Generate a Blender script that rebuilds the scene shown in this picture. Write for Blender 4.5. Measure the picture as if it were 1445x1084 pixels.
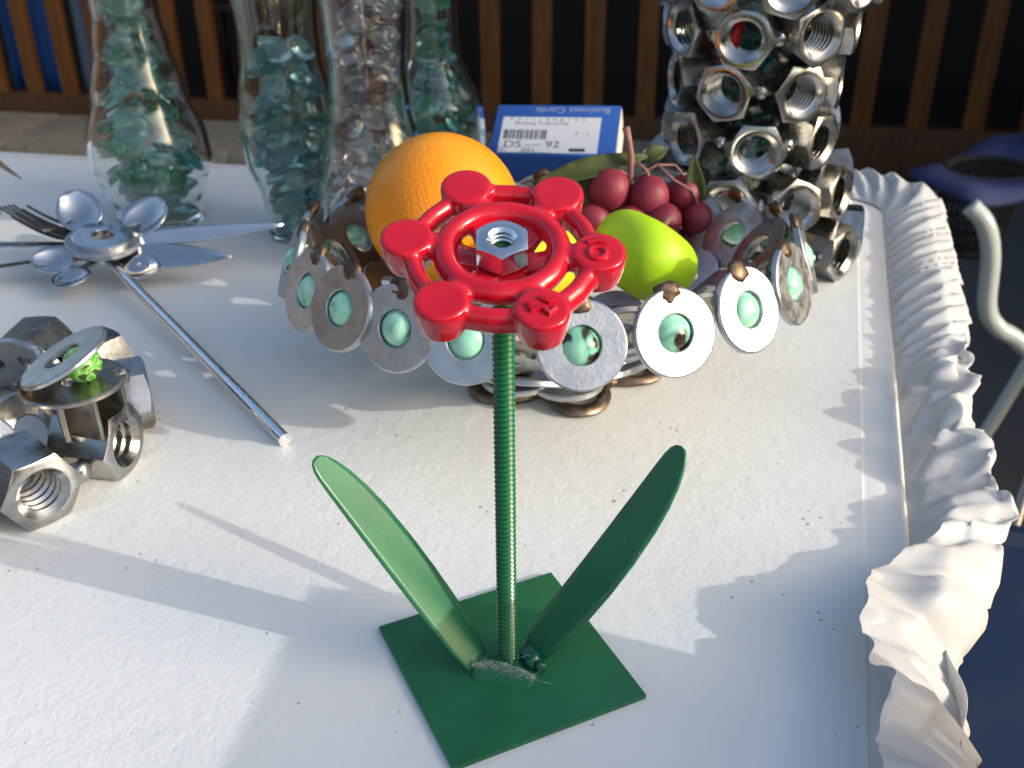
import bpy, bmesh, math, random
from mathutils import Vector, Matrix, Quaternion, noise

# ------------------------------------------------------------------ basics
U = 0.0075                     # one design unit = 7.5 mm; every number below is in design units
R = math.radians
PI = math.pi
for o in list(bpy.data.objects):
    bpy.data.objects.remove(o)
sc = bpy.context.scene
col = sc.collection
random.seed(7)

# ------------------------------------------------------------------ camera
cd = bpy.data.cameras.new('camera')
cam = bpy.data.objects.new('camera', cd)
col.objects.link(cam)
cam.location = Vector((0.35, -39.73, 38.95)) * U
PITCH, ROLL = 29.7, -0.45
cam.rotation_euler = (Matrix.Rotation(R(90 - PITCH), 3, 'X') @ Matrix.Rotation(R(ROLL), 3, 'Z')).to_euler()
cd.sensor_width = 36
cd.lens = 1500 / 1445 * 36
cd.clip_start = 0.01
cd.clip_end = 2000
cd.dof.use_dof = True
cd.dof.focus_distance = 0.385
cd.dof.aperture_fstop = 20
sc.camera = cam

# ------------------------------------------------------------------ light
SUN_EL = 20
SUN_AZ = math.degrees(math.atan2(0.934, -0.358))       # from +Y towards +X
w = bpy.data.worlds.new('World')
sc.world = w
w.use_nodes = True
nt = w.node_tree
sky = nt.nodes.new('ShaderNodeTexSky')
sky.sky_type = 'NISHITA'
sky.sun_disc = False
sky.sun_elevation = R(SUN_EL)
sky.sun_rotation = R(SUN_AZ)
sky.air_density = 1.0
sky.dust_density = 4.0
sky.ozone_density = 1.0
nt.links.new(sky.outputs['Color'], nt.nodes['Background'].inputs['Color'])
nt.nodes['Background'].inputs['Strength'].default_value = 0.15
sd = bpy.data.lights.new('sun', 'SUN')
sd.energy = 1.3
sd.angle = R(0.53)
sd.color = (1.0, 0.965, 0.875)
sun = bpy.data.objects.new('sun', sd)
col.objects.link(sun)
sdir = Vector((0.934 * math.cos(R(SUN_EL)), -0.358 * math.cos(R(SUN_EL)), math.sin(R(SUN_EL)))).normalized()
sun.rotation_euler = sdir.to_track_quat('Z', 'Y').to_euler()
sun.location = sdir * 5
sc.view_settings.view_transform = 'Standard'
sc.view_settings.look = 'None'
sc.view_settings.gamma = 1
sc.view_settings.exposure = 0.95
sc.render.engine = 'CYCLES'
sc.cycles.max_bounces = 14
sc.cycles.transmission_bounces = 14
sc.cycles.glossy_bounces = 6
sc.cycles.transparent_max_bounces = 16
sc.cycles.sample_clamp_indirect = 6

# ------------------------------------------------------------------ materials
M = {}
def mat(name, rgb=(.5, .5, .5), rough=.5, metal=0.0, spec=.5, trans=0.0, ior=1.45, coat=0.0, sss=0.0):
    m = bpy.data.materials.new(name)
    m.use_nodes = True
    b = m.node_tree.nodes['Principled BSDF']
    b.inputs['Base Color'].default_value = (*rgb, 1)
    b.inputs['Roughness'].default_value = rough
    b.inputs['Metallic'].default_value = metal
    b.inputs['Specular IOR Level'].default_value = spec
    b.inputs['Transmission Weight'].default_value = trans
    b.inputs['IOR'].default_value = ior
    b.inputs['Coat Weight'].default_value = coat
    b.inputs['Coat Roughness'].default_value = .06
    if sss:
        b.inputs['Subsurface Weight'].default_value = sss
        b.inputs['Subsurface Radius'].default_value = (.004, .002, .001)
        b.inputs['Subsurface Scale'].default_value = 1.0
    M[name] = m
    return m

def nodes(m):
    t = m.node_tree
    return t.nodes, t.links, t.nodes['Principled BSDF']

def coords(m, scale=1.0, rand=False, kind='Object'):
    n, l, b = nodes(m)
    tc = n.new('ShaderNodeTexCoord')
    mp = n.new('ShaderNodeMapping')
    l.new(tc.outputs[kind], mp.inputs['Vector'])
    s = (scale,) * 3 if not isinstance(scale, tuple) else scale
    mp.inputs['Scale'].default_value = s
    if rand:
        oi = n.new('ShaderNodeObjectInfo')
        mu = n.new('ShaderNodeMath'); mu.operation = 'MULTIPLY'; mu.inputs[1].default_value = 57.0
        l.new(oi.outputs['Random'], mu.inputs[0])
        l.new(mu.outputs[0], mp.inputs['Location'])
        l.new(mu.outputs[0], mp.inputs['Rotation'])
    return mp.outputs['Vector']

def noise_tex(m, vec, scale=5, detail=4, rough=.55, dist=0.0):
    n, l, b = nodes(m)
    t = n.new('ShaderNodeTexNoise')
    l.new(vec, t.inputs['Vector'])
    t.inputs['Scale'].default_value = scale
    t.inputs['Detail'].default_value = detail
    t.inputs['Roughness'].default_value = rough
    t.inputs['Distortion'].default_value = dist
    return t.outputs['Fac']

def ramp(m, fac, stops, interp='LINEAR'):
    n, l, b = nodes(m)
    r = n.new('ShaderNodeValToRGB')
    r.color_ramp.interpolation = interp
    e = r.color_ramp.elements
    while len(e) < len(stops):
        e.new(.5)
    for k, (p, c) in enumerate(stops):
        e[k].position = p
        e[k].color = (*c, 1) if not isinstance(c, (int, float)) else (c, c, c, 1)
    l.new(fac, r.inputs['Fac'])
    return r.outputs['Color']

def mixc(m, fac, a, b_, mode='MIX'):
    n, l, b = nodes(m)
    x = n.new('ShaderNodeMix')
    x.data_type = 'RGBA'
    x.blend_type = mode
    for sock, v in ((x.inputs['Factor'], fac), (x.inputs['A'], a), (x.inputs['B'], b_)):
        if isinstance(v, (int, float)):
            sock.default_value = v
        elif isinstance(v, tuple):
            sock.default_value = (*v, 1)
        else:
            l.new(v, sock)
    return x.outputs['Result']

def bump(m, fac, strength=.3, dist=.001, prev=None):
    n, l, b = nodes(m)
    bp = n.new('ShaderNodeBump')
    bp.inputs['Strength'].default_value = strength
    bp.inputs['Distance'].default_value = dist
    l.new(fac, bp.inputs['Height'])
    if prev is not None:
        l.new(prev, bp.inputs['Normal'])
    l.new(bp.outputs['Normal'], b.inputs['Normal'])
    return bp.outputs['Normal']

def setin(m, name, v):
    n, l, b = nodes(m)
    l.new(v, b.inputs[name])

# table plastic: pebbled white surface with specks of dirt
m = mat('table_plastic', (.78, .78, .75), .42)
v = coords(m)
n1 = noise_tex(m, v, 420, 3, .6)
n2 = noise_tex(m, v, 120, 2, .5)
p = bump(m, n1, .34, .0008)
bump(m, n2, .25, .0016, p)
big = noise_tex(m, v, 9, 3, .5)
cbase = ramp(m, big, [(.3, (.74, .755, .735)), (.7, (.80, .815, .80))])
n, l, b = nodes(m)
vor = n.new('ShaderNodeTexVoronoi'); vor.inputs['Scale'].default_value = 170; l.new(v, vor.inputs['Vector'])
wn = noise_tex(m, v, 33, 2, .5)
lt = n.new('ShaderNodeMath'); lt.operation = 'MULTIPLY'
thr = ramp(m, wn, [(.46, 0.0), (.72, .19)])
sub = n.new('ShaderNodeMath'); sub.operation = 'SUBTRACT'
l.new(thr, sub.inputs[0]); l.new(vor.outputs['Distance'], sub.inputs[1])
spk = ramp(m, sub.outputs[0], [(0.0, 0.0), (.05, .75)])
c1 = mixc(m, spk, cbase, (.22, .19, .16))
st = noise_tex(m, v, 17, 4, .7, 1.2)
c2 = mixc(m, ramp(m, st, [(.66, 0.0), (.80, .22)]), c1, (.52, .43, .33))
setin(m, 'Base Color', c2)
m = mat('table_edge_plastic', (.80, .80, .78), .35)
v = coords(m)
setin(m, 'Base Color', ramp(m, noise_tex(m, v, 25, 4), [(.3, (.74, .74, .70)), (.7, (.82, .82, .80))]))

m = mat('skirt_plastic', (.78, .78, .77), .36)
n, l, b = nodes(m)
tr = n.new('ShaderNodeBsdfTranslucent'); tr.inputs['Color'].default_value = (.70, .71, .72, 1)
mx = n.new('ShaderNodeMixShader'); mx.inputs[0].default_value = .38
l.new(b.outputs[0], mx.inputs[1]); l.new(tr.outputs[0], mx.inputs[2])
l.new(mx.outputs[0], n['Material Output'].inputs['Surface'])
v = coords(m)
pk_ = noise_tex(m, v, 45, 3, .6, 1.5)
vo_ = m.node_tree.nodes.new('ShaderNodeTexVoronoi'); vo_.inputs['Scale'].default_value = 38; vo_.distance = 'CHEBYCHEV'
m.node_tree.links.new(v, vo_.inputs['Vector'])
bump(m, pk_, .2, .002)

def metal(name, rgb, rough, dark, amount, bstr=.12, sc_=60, rand=True):
    m = mat(name, rgb, rough, 1.0)
    v = coords(m, 1.0, rand)
    f = noise_tex(m, v, sc_, 5, .65, .3)
    setin(m, 'Base Color', ramp(m, f, [(.35, rgb), (.35 + .35 * amount, dark), (.80, rgb)]))
    setin(m, 'Roughness', ramp(m, noise_tex(m, v, sc_ * 2.3, 4, .7), [(.3, max(.02, rough - .10)), (.75, rough + .14)]))
    bump(m, noise_tex(m, v, sc_ * 7, 3, .6), bstr, .0004)
    return m
metal('zinc_washer', (.52, .54, .56), .38, (.40, .41, .42), .9, .4, 80)
metal('dull_steel', (.42, .40, .37), .34, (.26, .23, .20), .8)
metal('nut_steel', (.50, .50, .49), .24, (.28, .27, .25), .8, .2, 40)
metal('chrome', (.80, .81, .83), .12, (.72, .73, .74), .8, .04)
metal('spoon_steel', (.60, .60, .60), .10, (.55, .55, .56), .8, .03)
metal('dark_steel', (.20, .185, .17), .38, (.09, .075, .06), .8)
m = metal('rust_weld', (.20, .15, .11), .5, (.09, .05, .03), .9, .5, 150)
m = metal('rust_link', (.27, .215, .17), .45, (.15, .085, .05), .9, .4, 90)

m = mat('red_enamel', (.60, .010, .028), .16, 0, .5, coat=.3)
v = coords(m)
setin(m, 'Base Color', ramp(m, noise_tex(m, v, 70, 4), [(.3, (.42, .004, .016)), (.7, (.53, .008, .024))]))
bump(m, noise_tex(m, v, 330, 3, .6), .16, .0005)
m = mat('red_face', (.43, .006, .024), .50, 0, .25)
v = coords(m)
bump(m, noise_tex(m, v, 700, 3, .6), .3, .0004)

def paint(name, rgb, rough, chips=.0):
    m = mat(name, rgb, rough, 0, .5)
    v = coords(m)
    f = noise_tex(m, v, 45, 4)
    c = ramp(m, f, [(.3, tuple(x * .86 for x in rgb)), (.7, tuple(x * 1.12 for x in rgb))])
    if chips:
        sp = noise_tex(m, v, 700, 2, .5)
        c = mixc(m, ramp(m, sp, [(.72, 0.0), (.78, chips)]), c, (.42, .47, .40))
    setin(m, 'Base Color', c)
    bump(m, noise_tex(m, v, 500, 3), .10, .0004)
    return m
paint('green_paint', (.012, .135, .050), .34, .25)
paint('leaf_paint', (.013, .145, .058), .33, .7)
M['leaf_paint'].node_tree.nodes['Principled BSDF'].inputs['Specular IOR Level'].default_value = .8
paint('stem_paint', (.010, .120, .040), .2, .2)
mat('fuzz', (.55, .60, .52), .9)
paint('weld_paint', (.010, .105, .060), .18)

m = mat('orange_peel', (.80, .27, .010), .38, 0, .5, sss=.15)
v = coords(m)
setin(m, 'Base Color', ramp(m, noise_tex(m, v, 20, 3), [(.3, (.80, .25, .006)), (.7, (.86, .33, .012))]))
n, l, b = nodes(m)
vo = n.new('ShaderNodeTexVoronoi'); vo.inputs['Scale'].default_value = 520; l.new(v, vo.inputs['Vector'])
bump(m, vo.outputs['Distance'], .35, .0007)
m = mat('apple_skin', (.40, .66, .010), .48, 0, .5, sss=.12)
v = coords(m)
f = noise_tex(m, v, 14, 3)
c = ramp(m, f, [(.3, (.36, .62, .008)), (.7, (.47, .71, .014))])
n, l, b = nodes(m)
vo = n.new('ShaderNodeTexVoronoi'); vo.inputs['Scale'].default_value = 70; l.new(v, vo.inputs['Vector'])
setin(m, 'Base Color', mixc(m, ramp(m, vo.outputs['Distance'], [(.03, .8), (.06, 0.0)]), c, (.20, .16, .03)))
m = mat('lemon_skin', (.85, .62, .015), .4, 0, .5, sss=.12)
v = coords(m)
bump(m, noise_tex(m, v, 260, 2), .4, .001)
m = mat('grape_skin', (.30, .018, .045), .38, 0, .5, sss=.2)
v = coords(m, 1, True)
setin(m, 'Base Color', ramp(m, noise_tex(m, v, 60, 3), [(.3, (.13, .006, .020)), (.75, (.27, .030, .055))]))
setin(m, 'Roughness', ramp(m, noise_tex(m, v, 120, 3), [(.3, .42), (.7, .66)]))
mat('grape_stem', (.25, .12, .11), .6)
m = mat('leaf_cloth', (.075, .115, .025), .6)
v = coords(m)
setin(m, 'Base Color', ramp(m, noise_tex(m, (v), 130, 4), [(.3, (.022, .036, .008)), (.7, (.07, .095, .022))]))

m = mat('marble_glass', (.3, .62, .45), .08, 0, .5, coat=.5)
v = coords(m, 1, True)
n, l, b = nodes(m)
wv = n.new('ShaderNodeTexNoise'); l.new(v, wv.inputs['Vector'])
wv.inputs['Scale'].default_value = 55; wv.inputs['Detail'].default_value = 1.5; wv.inputs['Distortion'].default_value = 1.6
cm = ramp(m, wv.outputs['Fac'], [(.34, (.03, .018, .012)), (.40, (.20, .50, .36)), (.50, (.30, .66, .48)), (.60, (.36, .70, .52)), (.68, (.58, .78, .62))])
setin(m, 'Base Color', cm)
m = mat('lime_marble', (.20, .62, .08), .06, 0, .5, trans=.35, coat=.5)
v = coords(m)
setin(m, 'Base Color', ramp(m, noise_tex(m, v, 90, 1, .5, 2), [(.42, (.12, .5, .05)), (.52, (.42, .85, .22)), (.6, (.05, .09, .03))]))

m = mat('box_blue', (.030, .110, .42), .42)
mat('box_white', (.72, .73, .76), .5)
mat('box_end', (.62, .60, .52), .6)
mat('box_ink', (.035, .035, .06), .6)
mat('box_silver', (.36, .44, .62), .4)

def glass(name, rgb, rough=0.0):
    return mat(name, rgb, rough, 0, .5, 1.0, 1.45)
glass('vase_clear', (.93, .97, .96))
glass('vase_green', (.84, .95, .92))
def cullet(name, a, b_, c_, trans=.82, rough=.03):
    m = mat(name, a, rough, 0, .6, trans, 1.4)
    n, l, b = nodes(m)
    oi = n.new('ShaderNodeObjectInfo')
    setin(m, 'Base Color', ramp(m, oi.outputs['Random'], [(0.0, a), (.4, b_), (.75, c_), (1.0, (.86, .93, .90))]))
    return m
cullet('cullet_green', (.16, .55, .30), (.62, .86, .78), (.12, .52, .46))
cullet('cullet_teal', (.26, .62, .62), (.62, .82, .84), (.16, .50, .46))
cullet('cullet_clear', (.80, .82, .84), (.70, .72, .76), (.62, .46, .42), .93, .01)
cullet('cullet_dark', (.02, .16, .18), (.03, .28, .24), (.02, .10, .22), .4)

def wood(name, a, b_):
    m = mat(name, a, .62)
    v = coords(m, (1, 1, .08), True)
    f = noise_tex(m, v, 90, 5, .6, .6)
    setin(m, 'Base Color', ramp(m, f, [(.3, a), (.7, b_)]))
    bump(m, f, .25, .002)
    return m
wood('cedar', (.105, .038, .008), (.20, .080, .018))  # browns set dark, some of the railing's shade is put into the colour
wood('cedar_rail', (.060, .025, .009), (.115, .050, .018))
m = mat('asphalt', (.055, .058, .062), .9)
v = coords(m)
f = noise_tex(m, v, 300, 4)
setin(m, 'Base Color', mixc(m, .5, ramp(m, f, [(.3, (.06, .062, .062)), (.7, (.15, .152, .15))]), ramp(m, noise_tex(m, v, 3, 4), [(.3, (.08, .082, .082)), (.7, (.13, .132, .13))])))
bump(m, f, .5, .004)
m = mat('concrete', (.30, .27, .21), .9)
v = coords(m)
setin(m, 'Base Color', ramp(m, noise_tex(m, v, 30, 6, .7), [(.3, (.20, .175, .13)), (.7, (.36, .33, .26))]))
bump(m, noise_tex(m, v, 160, 4), .4, .003)
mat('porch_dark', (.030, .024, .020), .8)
m = mat('tarp_blue', (.03, .13, .42), .5)
m = mat('tarp_pale', (.28, .38, .50), .5)
m = mat('chair_cloth', (.024, .034, .10), .8)
v = coords(m)
bump(m, noise_tex(m, v, 900, 2), .4, .001)
mat('chair_binding', (.008, .008, .010), .8)
m = mat('pocket_mesh', (.012, .012, .014), .8)
m = mat('tube_paint', (.50, .54, .50), .3, .0, .6, coat=.4)
m = mat('bin_blue', (.018, .045, .13), .42)
v = coords(m)
setin(m, 'Base Color', ramp(m, noise_tex(m, v, 12, 5, .7), [(.35, (.009, .022, .062)), (.75, (.022, .032, .062))]))
m = mat('canvas', (.035, .065, .05), .85)
v = coords(m)
bump(m, noise_tex(m, v, 300, 3), .3, .002)
mat('canvas_blue', (.03, .04, .08), .85)
mat('canvas_brown', (.09, .06, .04), .85)
mat('red_ribbon', (.70, .01, .02), .4)
m = mat('cardboard', (.36, .24, .13), .8)
v = coords(m)
setin(m, 'Base Color', ramp(m, noise_tex(m, v, 40, 4), [(.3, (.32, .21, .11)), (.7, (.40, .27, .15))]))

# ------------------------------------------------------------------ mesh helpers
class MB:
    def __init__(self):
        self.v = []; self.f = []
    def add(self, verts, faces, mtx=None):
        k = len(self.v)
        self.v += [tuple(mtx @ Vector(p)) if mtx is not None else tuple(p) for p in verts]
        self.f += [tuple(i + k for i in fc) for fc in faces]
        return self
    def box(self, c, s, mtx=None):
        x, y, z = c; a, b, d = (q / 2 for q in s)
        vs = [(x + i * a, y + j * b, z + k * d) for i in (-1, 1) for j in (-1, 1) for k in (-1, 1)]
        return self.add(vs, [(0, 1, 3, 2), (4, 6, 7, 5), (0, 4, 5, 1), (2, 3, 7, 6), (0, 2, 6, 4), (1, 5, 7, 3)], mtx)
    def lathe(self, prof, seg=32, mtx=None, closed=False, cap=True):
        vs = []; n = len(prof); fs = []
        for r, z in prof:
            for k in range(seg):
                a = 2 * PI * k / seg
                vs.append((r * math.cos(a), r * math.sin(a), z))
        rng = n if closed else n - 1
        for i in range(rng):
            j = (i + 1) % n
            for k in range(seg):
                q = (k + 1) % seg
                fs.append((i * seg + k, i * seg + q, j * seg + q, j * seg + k))
        if not closed and cap:
            fs.append(tuple(range(seg - 1, -1, -1)))
            fs.append(tuple((n - 1) * seg + k for k in range(seg)))
        return self.add(vs, fs, mtx)
    def sphere(self, c, r, su=20, sv=12, fn=None):
        r = r if isinstance(r, (tuple, list)) else (r, r, r)
        vs = [(0, 0, -1)]
        for i in range(1, sv):
            t = -PI / 2 + PI * i / sv
            for k in range(su):
                a = 2 * PI * k / su
                vs.append((math.cos(t) * math.cos(a), math.cos(t) * math.sin(a), math.sin(t)))
        vs.append((0, 0, 1))
        fs = []
        for k in range(su):
            q = (k + 1) % su
            fs.append((0, 1 + q, 1 + k))
            for i in range(sv - 2):
                a = 1 + i * su
                fs.append((a + k, a + q, a + su + q, a + su + k))
            a = 1 + (sv - 2) * su
            fs.append((a + k, a + q, len(vs) - 1))
        if fn:
            vs = [fn(Vector(p)) for p in vs]
        vs = [(c[0] + p[0] * r[0], c[1] + p[1] * r[1], c[2] + p[2] * r[2]) for p in vs]
        return self.add(vs, fs)
    def torus(self, c, Rr, rr, su=40, sv=10, sq=1.0, mtx=None):
        vs = []; fs = []
        for i in range(su):
            a = 2 * PI * i / su
            for k in range(sv):
                b = 2 * PI * k / sv
                rad = Rr + rr * math.cos(b)
                vs.append((c[0] + rad * math.cos(a), c[1] + rad * math.sin(a), c[2] + rr * sq * math.sin(b)))
        for i in range(su):
            for k in range(sv):
                i2 = (i + 1) % su; k2 = (k + 1) % sv
                fs.append((i * sv + k, i2 * sv + k, i2 * sv + k2, i * sv + k2))
        return self.add(vs, fs, mtx)
    def tube(self, pts, rad, seg=10, caps=True, flat=1.0):
        pts = [Vector(p) for p in pts]
        n = len(pts)
        rads = rad if isinstance(rad, (list, tuple)) else [rad] * n
        vs = []; fs = []
        up = None
        for i, p in enumerate(pts):
            d = (pts[min(i + 1, n - 1)] - pts[max(i - 1, 0)]).normalized()
            if up is None:
                up = Vector((0, 0, 1)) if abs(d.z) < .9 else Vector((0, 1, 0))
            s = d.cross(up).normalized(); up = s.cross(d).normalized()
            for k in range(seg):
                a = 2 * PI * k / seg
                vs.append(p + s * math.cos(a) * rads[i] + up * math.sin(a) * rads[i] * flat)
        for i in range(n - 1):
            for k in range(seg):
                q = (k + 1) % seg
                fs.append((i * seg + k, i * seg + q, (i + 1) * seg + q, (i + 1) * seg + k))
        if caps:
            fs.append(tuple(range(seg - 1, -1, -1)))
            fs.append(tuple((n - 1) * seg + k for k in range(seg)))
        return self.add(vs, fs)
    def strip(self, st, nc=8, mtx=None):
        # st: (x, ymin, ymax, z, dish)
        vs = []; fs = []
        for x, y0, y1, z, dish in st:
            for k in range(nc + 1):
                t = k / nc
                vs.append((x, y0 + (y1 - y0) * t, z - dish * (1 - (2 * t - 1) ** 2)))
        for i in range(len(st) - 1):
            for k in range(nc):
                a = i * (nc + 1) + k
                fs.append((a, a + nc + 1, a + nc + 2, a + 1))
        return self.add(vs, fs, mtx)
    def mesh(self, name, sharp=40, bevel=None, smooth=True, flip=False):
        me = bpy.data.meshes.new(name)
        bm = bmesh.new()
        vs = [bm.verts.new(Vector(p) * U) for p in self.v]
        for fc in self.f:
            try:
                bm.faces.new([vs[i] for i in fc])
            except ValueError:
                pass
        bmesh.ops.remove_doubles(bm, verts=bm.verts, dist=1e-6)
        bmesh.ops.recalc_face_normals(bm, faces=bm.faces)
        if bevel:
            es = [e for e in bm.edges if len(e.link_faces) == 2 and e.calc_face_angle(0) > R(30)]
            bmesh.ops.bevel(bm, geom=es, offset=bevel * U, segments=2, profile=.6, affect='EDGES', clamp_overlap=True)
        bm.to_mesh(me); bm.free()
        if smooth:
            me.shade_smooth()
            me.set_sharp_from_angle(angle=R(sharp))
        return me
    def build(self, name, mt, parent=None, loc=(0, 0, 0), rot=None, sharp=40, bevel=None, smooth=True):
        return obj(name, self.mesh(name, sharp, bevel, smooth), mt, parent, loc, rot)

def obj(name, me, mt, parent=None, loc=(0, 0, 0), rot=None, scale=None):
    if mt is not None and len(me.materials) == 0:
        me.materials.append(M[mt])
    o = bpy.data.objects.new(name, me)
    col.objects.link(o)
    if parent is not None:
        o.parent = parent
    o.location = Vector(loc) * U
    if rot is not None:
        o.rotation_mode = 'QUATERNION'
        o.rotation_quaternion = rot
    if scale is not None:
        o.scale = scale if isinstance(scale, (tuple, list)) else (scale,) * 3
    return o

def tag(o, label, cat, group=None):
    o['label'] = label; o['category'] = cat
    if group: o['group'] = group
    return o
def thing(name, label, cat, loc=(0, 0, 0), rz=0, group=None):
    o = bpy.data.objects.new(name, None)
    o.empty_display_size = .01
    col.objects.link(o)
    o.location = Vector(loc) * U
    o.rotation_euler = (0, 0, R(rz))
    return tag(o, label, cat, group)
def structure(o):
    o['kind'] = 'structure'; return o
def stuff(o):
    o['kind'] = 'stuff'; return o
def facing(nrm, spin=0):
    q = Vector(nrm).to_track_quat('Z', 'Y')
    return q @ Quaternion((0, 0, 1), R(spin))
def solid(o, th, off=0):
    s = o.modifiers.new('thickness', 'SOLIDIFY')
    s.thickness = th * U; s.offset = off
    return o
def rnd(a, b): return random.uniform(a, b)

def nut_mesh(name, flats=4.35, h=3.6, hole=1.35, threads=6, seg=48):
    af = flats / 2
    prof = []
    hz = h / 2
    cols = []
    for k in range(seg):
        a = 2 * PI * k / seg
        hexr = af / math.cos(((a + PI / 6) % (PI / 3)) - PI / 6)
        ring = []
        ch = .16 * hole
        ring.append((hole + ch, -hz)); ring.append((hole, -hz + ch))
        z0, z1 = -hz + ch, hz - ch
        for i in range(threads):
            for fr, dr in ((.25, -.0), (.5, -.13 * hole), (.75, -.13 * hole), (1.0, 0)):
                z = z0 + (z1 - z0) * (i + fr) / threads
                ring.append((hole + dr * 1.0, z))
        ring.append((hole + ch, hz))
        rc = af * .95
        ring.append((rc, hz))
        ring.append((hexr, hz - max(.02, (hexr - rc) * .52)))
        ring.append((hexr, -hz + max(.02, (hexr - rc) * .52)))
        ring.append((rc, -hz))
        cols.append([(r * math.cos(a), r * math.sin(a), z) for r, z in ring])
    n = len(cols[0])
    mb = MB()
    vs = [p for c_ in cols for p in c_]
    fs = []
    for k in range(seg):
        q = (k + 1) % seg
        for i in range(n):
            j = (i + 1) % n
            fs.append((k * n + i, q * n + i, q * n + j, k * n + j))
    mb.add(vs, fs)
    return mb.mesh(name, sharp=28)

def washer_mesh(name, ro=2.65, ri=1.12, th=.46, seg=56):
    h = th / 2; b = .07
    prof = [(ri, -h + b), (ri, h - b), (ri + b, h), (ro - b * 1.5, h), (ro, h - b * 1.2), (ro, -h + b), (ro - b, -h), (ri + b, -h)]
    return MB().lathe(prof, seg, closed=True).mesh(name, sharp=25)

# ================================================================== SETTING
GZ = -97
o = structure(MB().add([(-9e4, -9e4, GZ), (9e4, -9e4, GZ), (9e4, 9e4, GZ), (-9e4, 9e4, GZ)], [(0, 1, 2, 3)]).build('ground', 'asphalt', smooth=False))

# kerb of concrete stones in front of the railing
kerb = structure(bpy.data.objects.new('kerb', None)); col.objects.link(kerb)
dr = Vector((381.2, -68.2, 0)).normalized()            # direction of the railing, left to right
dn = Vector((-dr.y, dr.x, 0))                           # away from the camera
A0 = Vector((-223.4, 420.8, 0))
rz_rail = math.atan2(dr.y, dr.x)
qrail = Quaternion((0, 0, 1), rz_rail)
kst = MB().box((0, 0, 0), (46.5, 44, 14)).mesh('kerb_stone', bevel=.8)
for k in range(-4, 7):
    pz = A0 + dr * (k * 47 + 10) - dn * (26 + rnd(-.4, .4))
    obj('kerb_stone', kst, 'concrete', kerb, (pz.x, pz.y, GZ + 6.2 + rnd(-.3, .3)), qrail)

# ------------------------------------------------------------------ deck railing
rail = thing('deck_railing', 'dark brown wooden railing of upright slats behind the table', 'railing', (A0.x, A0.y, GZ), math.degrees(rz_rail))
LR = 760
RB = 0.9
rb = MB().box((250, 0, 10 + RB), (LR, 5.5, 20)).build('bottom_rail', 'cedar_rail', rail, bevel=.6)
for x in (-60, 60, 350, 470):
    MB().box((x, 0, RB / 2), (7, 5, RB + .3)).build('rail_foot', 'cedar_rail', rail)
MB().box((250, 0, 126), (LR, 6, 12)).build('top_rail', 'cedar_rail', rail, bevel=.6)
sm = MB().box((0, 0, 70), (6.0, 4.4, 102)).mesh('slat', bevel=.4)
sm2 = MB().box((0, 0, 70), (7.4, 4.4, 102)).mesh('slat', bevel=.4)
pm = MB().box((0, 0, 66), (13.5, 13.5, 132)).mesh('post', bevel=.6)
xs = []
x = -108
while x < 190:
    obj('slat', sm, 'cedar', rail, (x, rnd(-.15, .15), 0)); x += 16.3
for x in (199.5, -120, 520):
    obj('post', pm, 'cedar', rail, (x, 0, 0))
x = 220
while x < 510:
    obj('slat', sm2, 'cedar', rail, (x, rnd(-.15, .15), 0)); x += 20.2
# porch behind the railing
pp = A0 + dn * 130 + dr * 250
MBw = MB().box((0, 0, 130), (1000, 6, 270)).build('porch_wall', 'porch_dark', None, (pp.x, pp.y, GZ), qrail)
tag(MBw, 'dark plain wall of the porch far behind the brown railing', 'wall')
pf = A0 + dn * 68 + dr * 250
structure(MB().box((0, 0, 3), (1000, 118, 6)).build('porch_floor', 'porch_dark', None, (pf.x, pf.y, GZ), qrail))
pr = A0 + dn * 40 + dr * 250
tag(MB().box((0, 0, 0), (1040, 190, 8)).build('porch_roof', 'porch_dark', None, (pr.x, pr.y, GZ + 300), qrail), 'dark porch roof over the brown railing', 'roof')
# things stored behind the railing
def tarp(x, y, wx, h, mt, label):
    p = A0 + dr * x + dn * y
    mb = MB()
    n = 26
    vs = []; fs = []
    for i in range(n + 1):
        for j in range(9):
            t = i / n; s_ = j / 8
            vs.append(((t - .5) * wx, 3.2 * math.sin(t * 17 + s_) + 1.5 * math.sin(t * 41), s_ * h))
    for i in range(n):
        for j in range(8):
            a = i * 9 + j
            fs.append((a, a + 9, a + 10, a + 1))
    o = mb.add(vs, fs).build('hanging_tarp', mt, None, (p.x, p.y, GZ + 6), qrail, sharp=180)
    solid(o, .6)
    tag(o, label, 'tarp')
tarp(2, 40, 34, 130, 'tarp_blue', 'deep blue tarp hanging behind the railing slats')
tarp(32, 36, 17, 130, 'tarp_pale', 'pale blue sheet hanging beside the deep blue tarp behind the railing')
p = A0 + dr * 112 + dn * 60
ck = thing('storage_shelf', 'dark shelf unit standing behind the railing between the glass vases', 'shelf', (p.x, p.y, GZ + 6), math.degrees(rz_rail))
for z in (2, 42, 82, 122):
    MB().box((0, 0, z), (70, 22, 3)).build('shelf_board', 'dark_steel', ck, bevel=.3)
for sx in (-34, 34):
    for sy in (-10, 10):
        MB().box((sx, sy, 62), (3, 3, 124)).build('post', 'dark_steel', ck)

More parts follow.
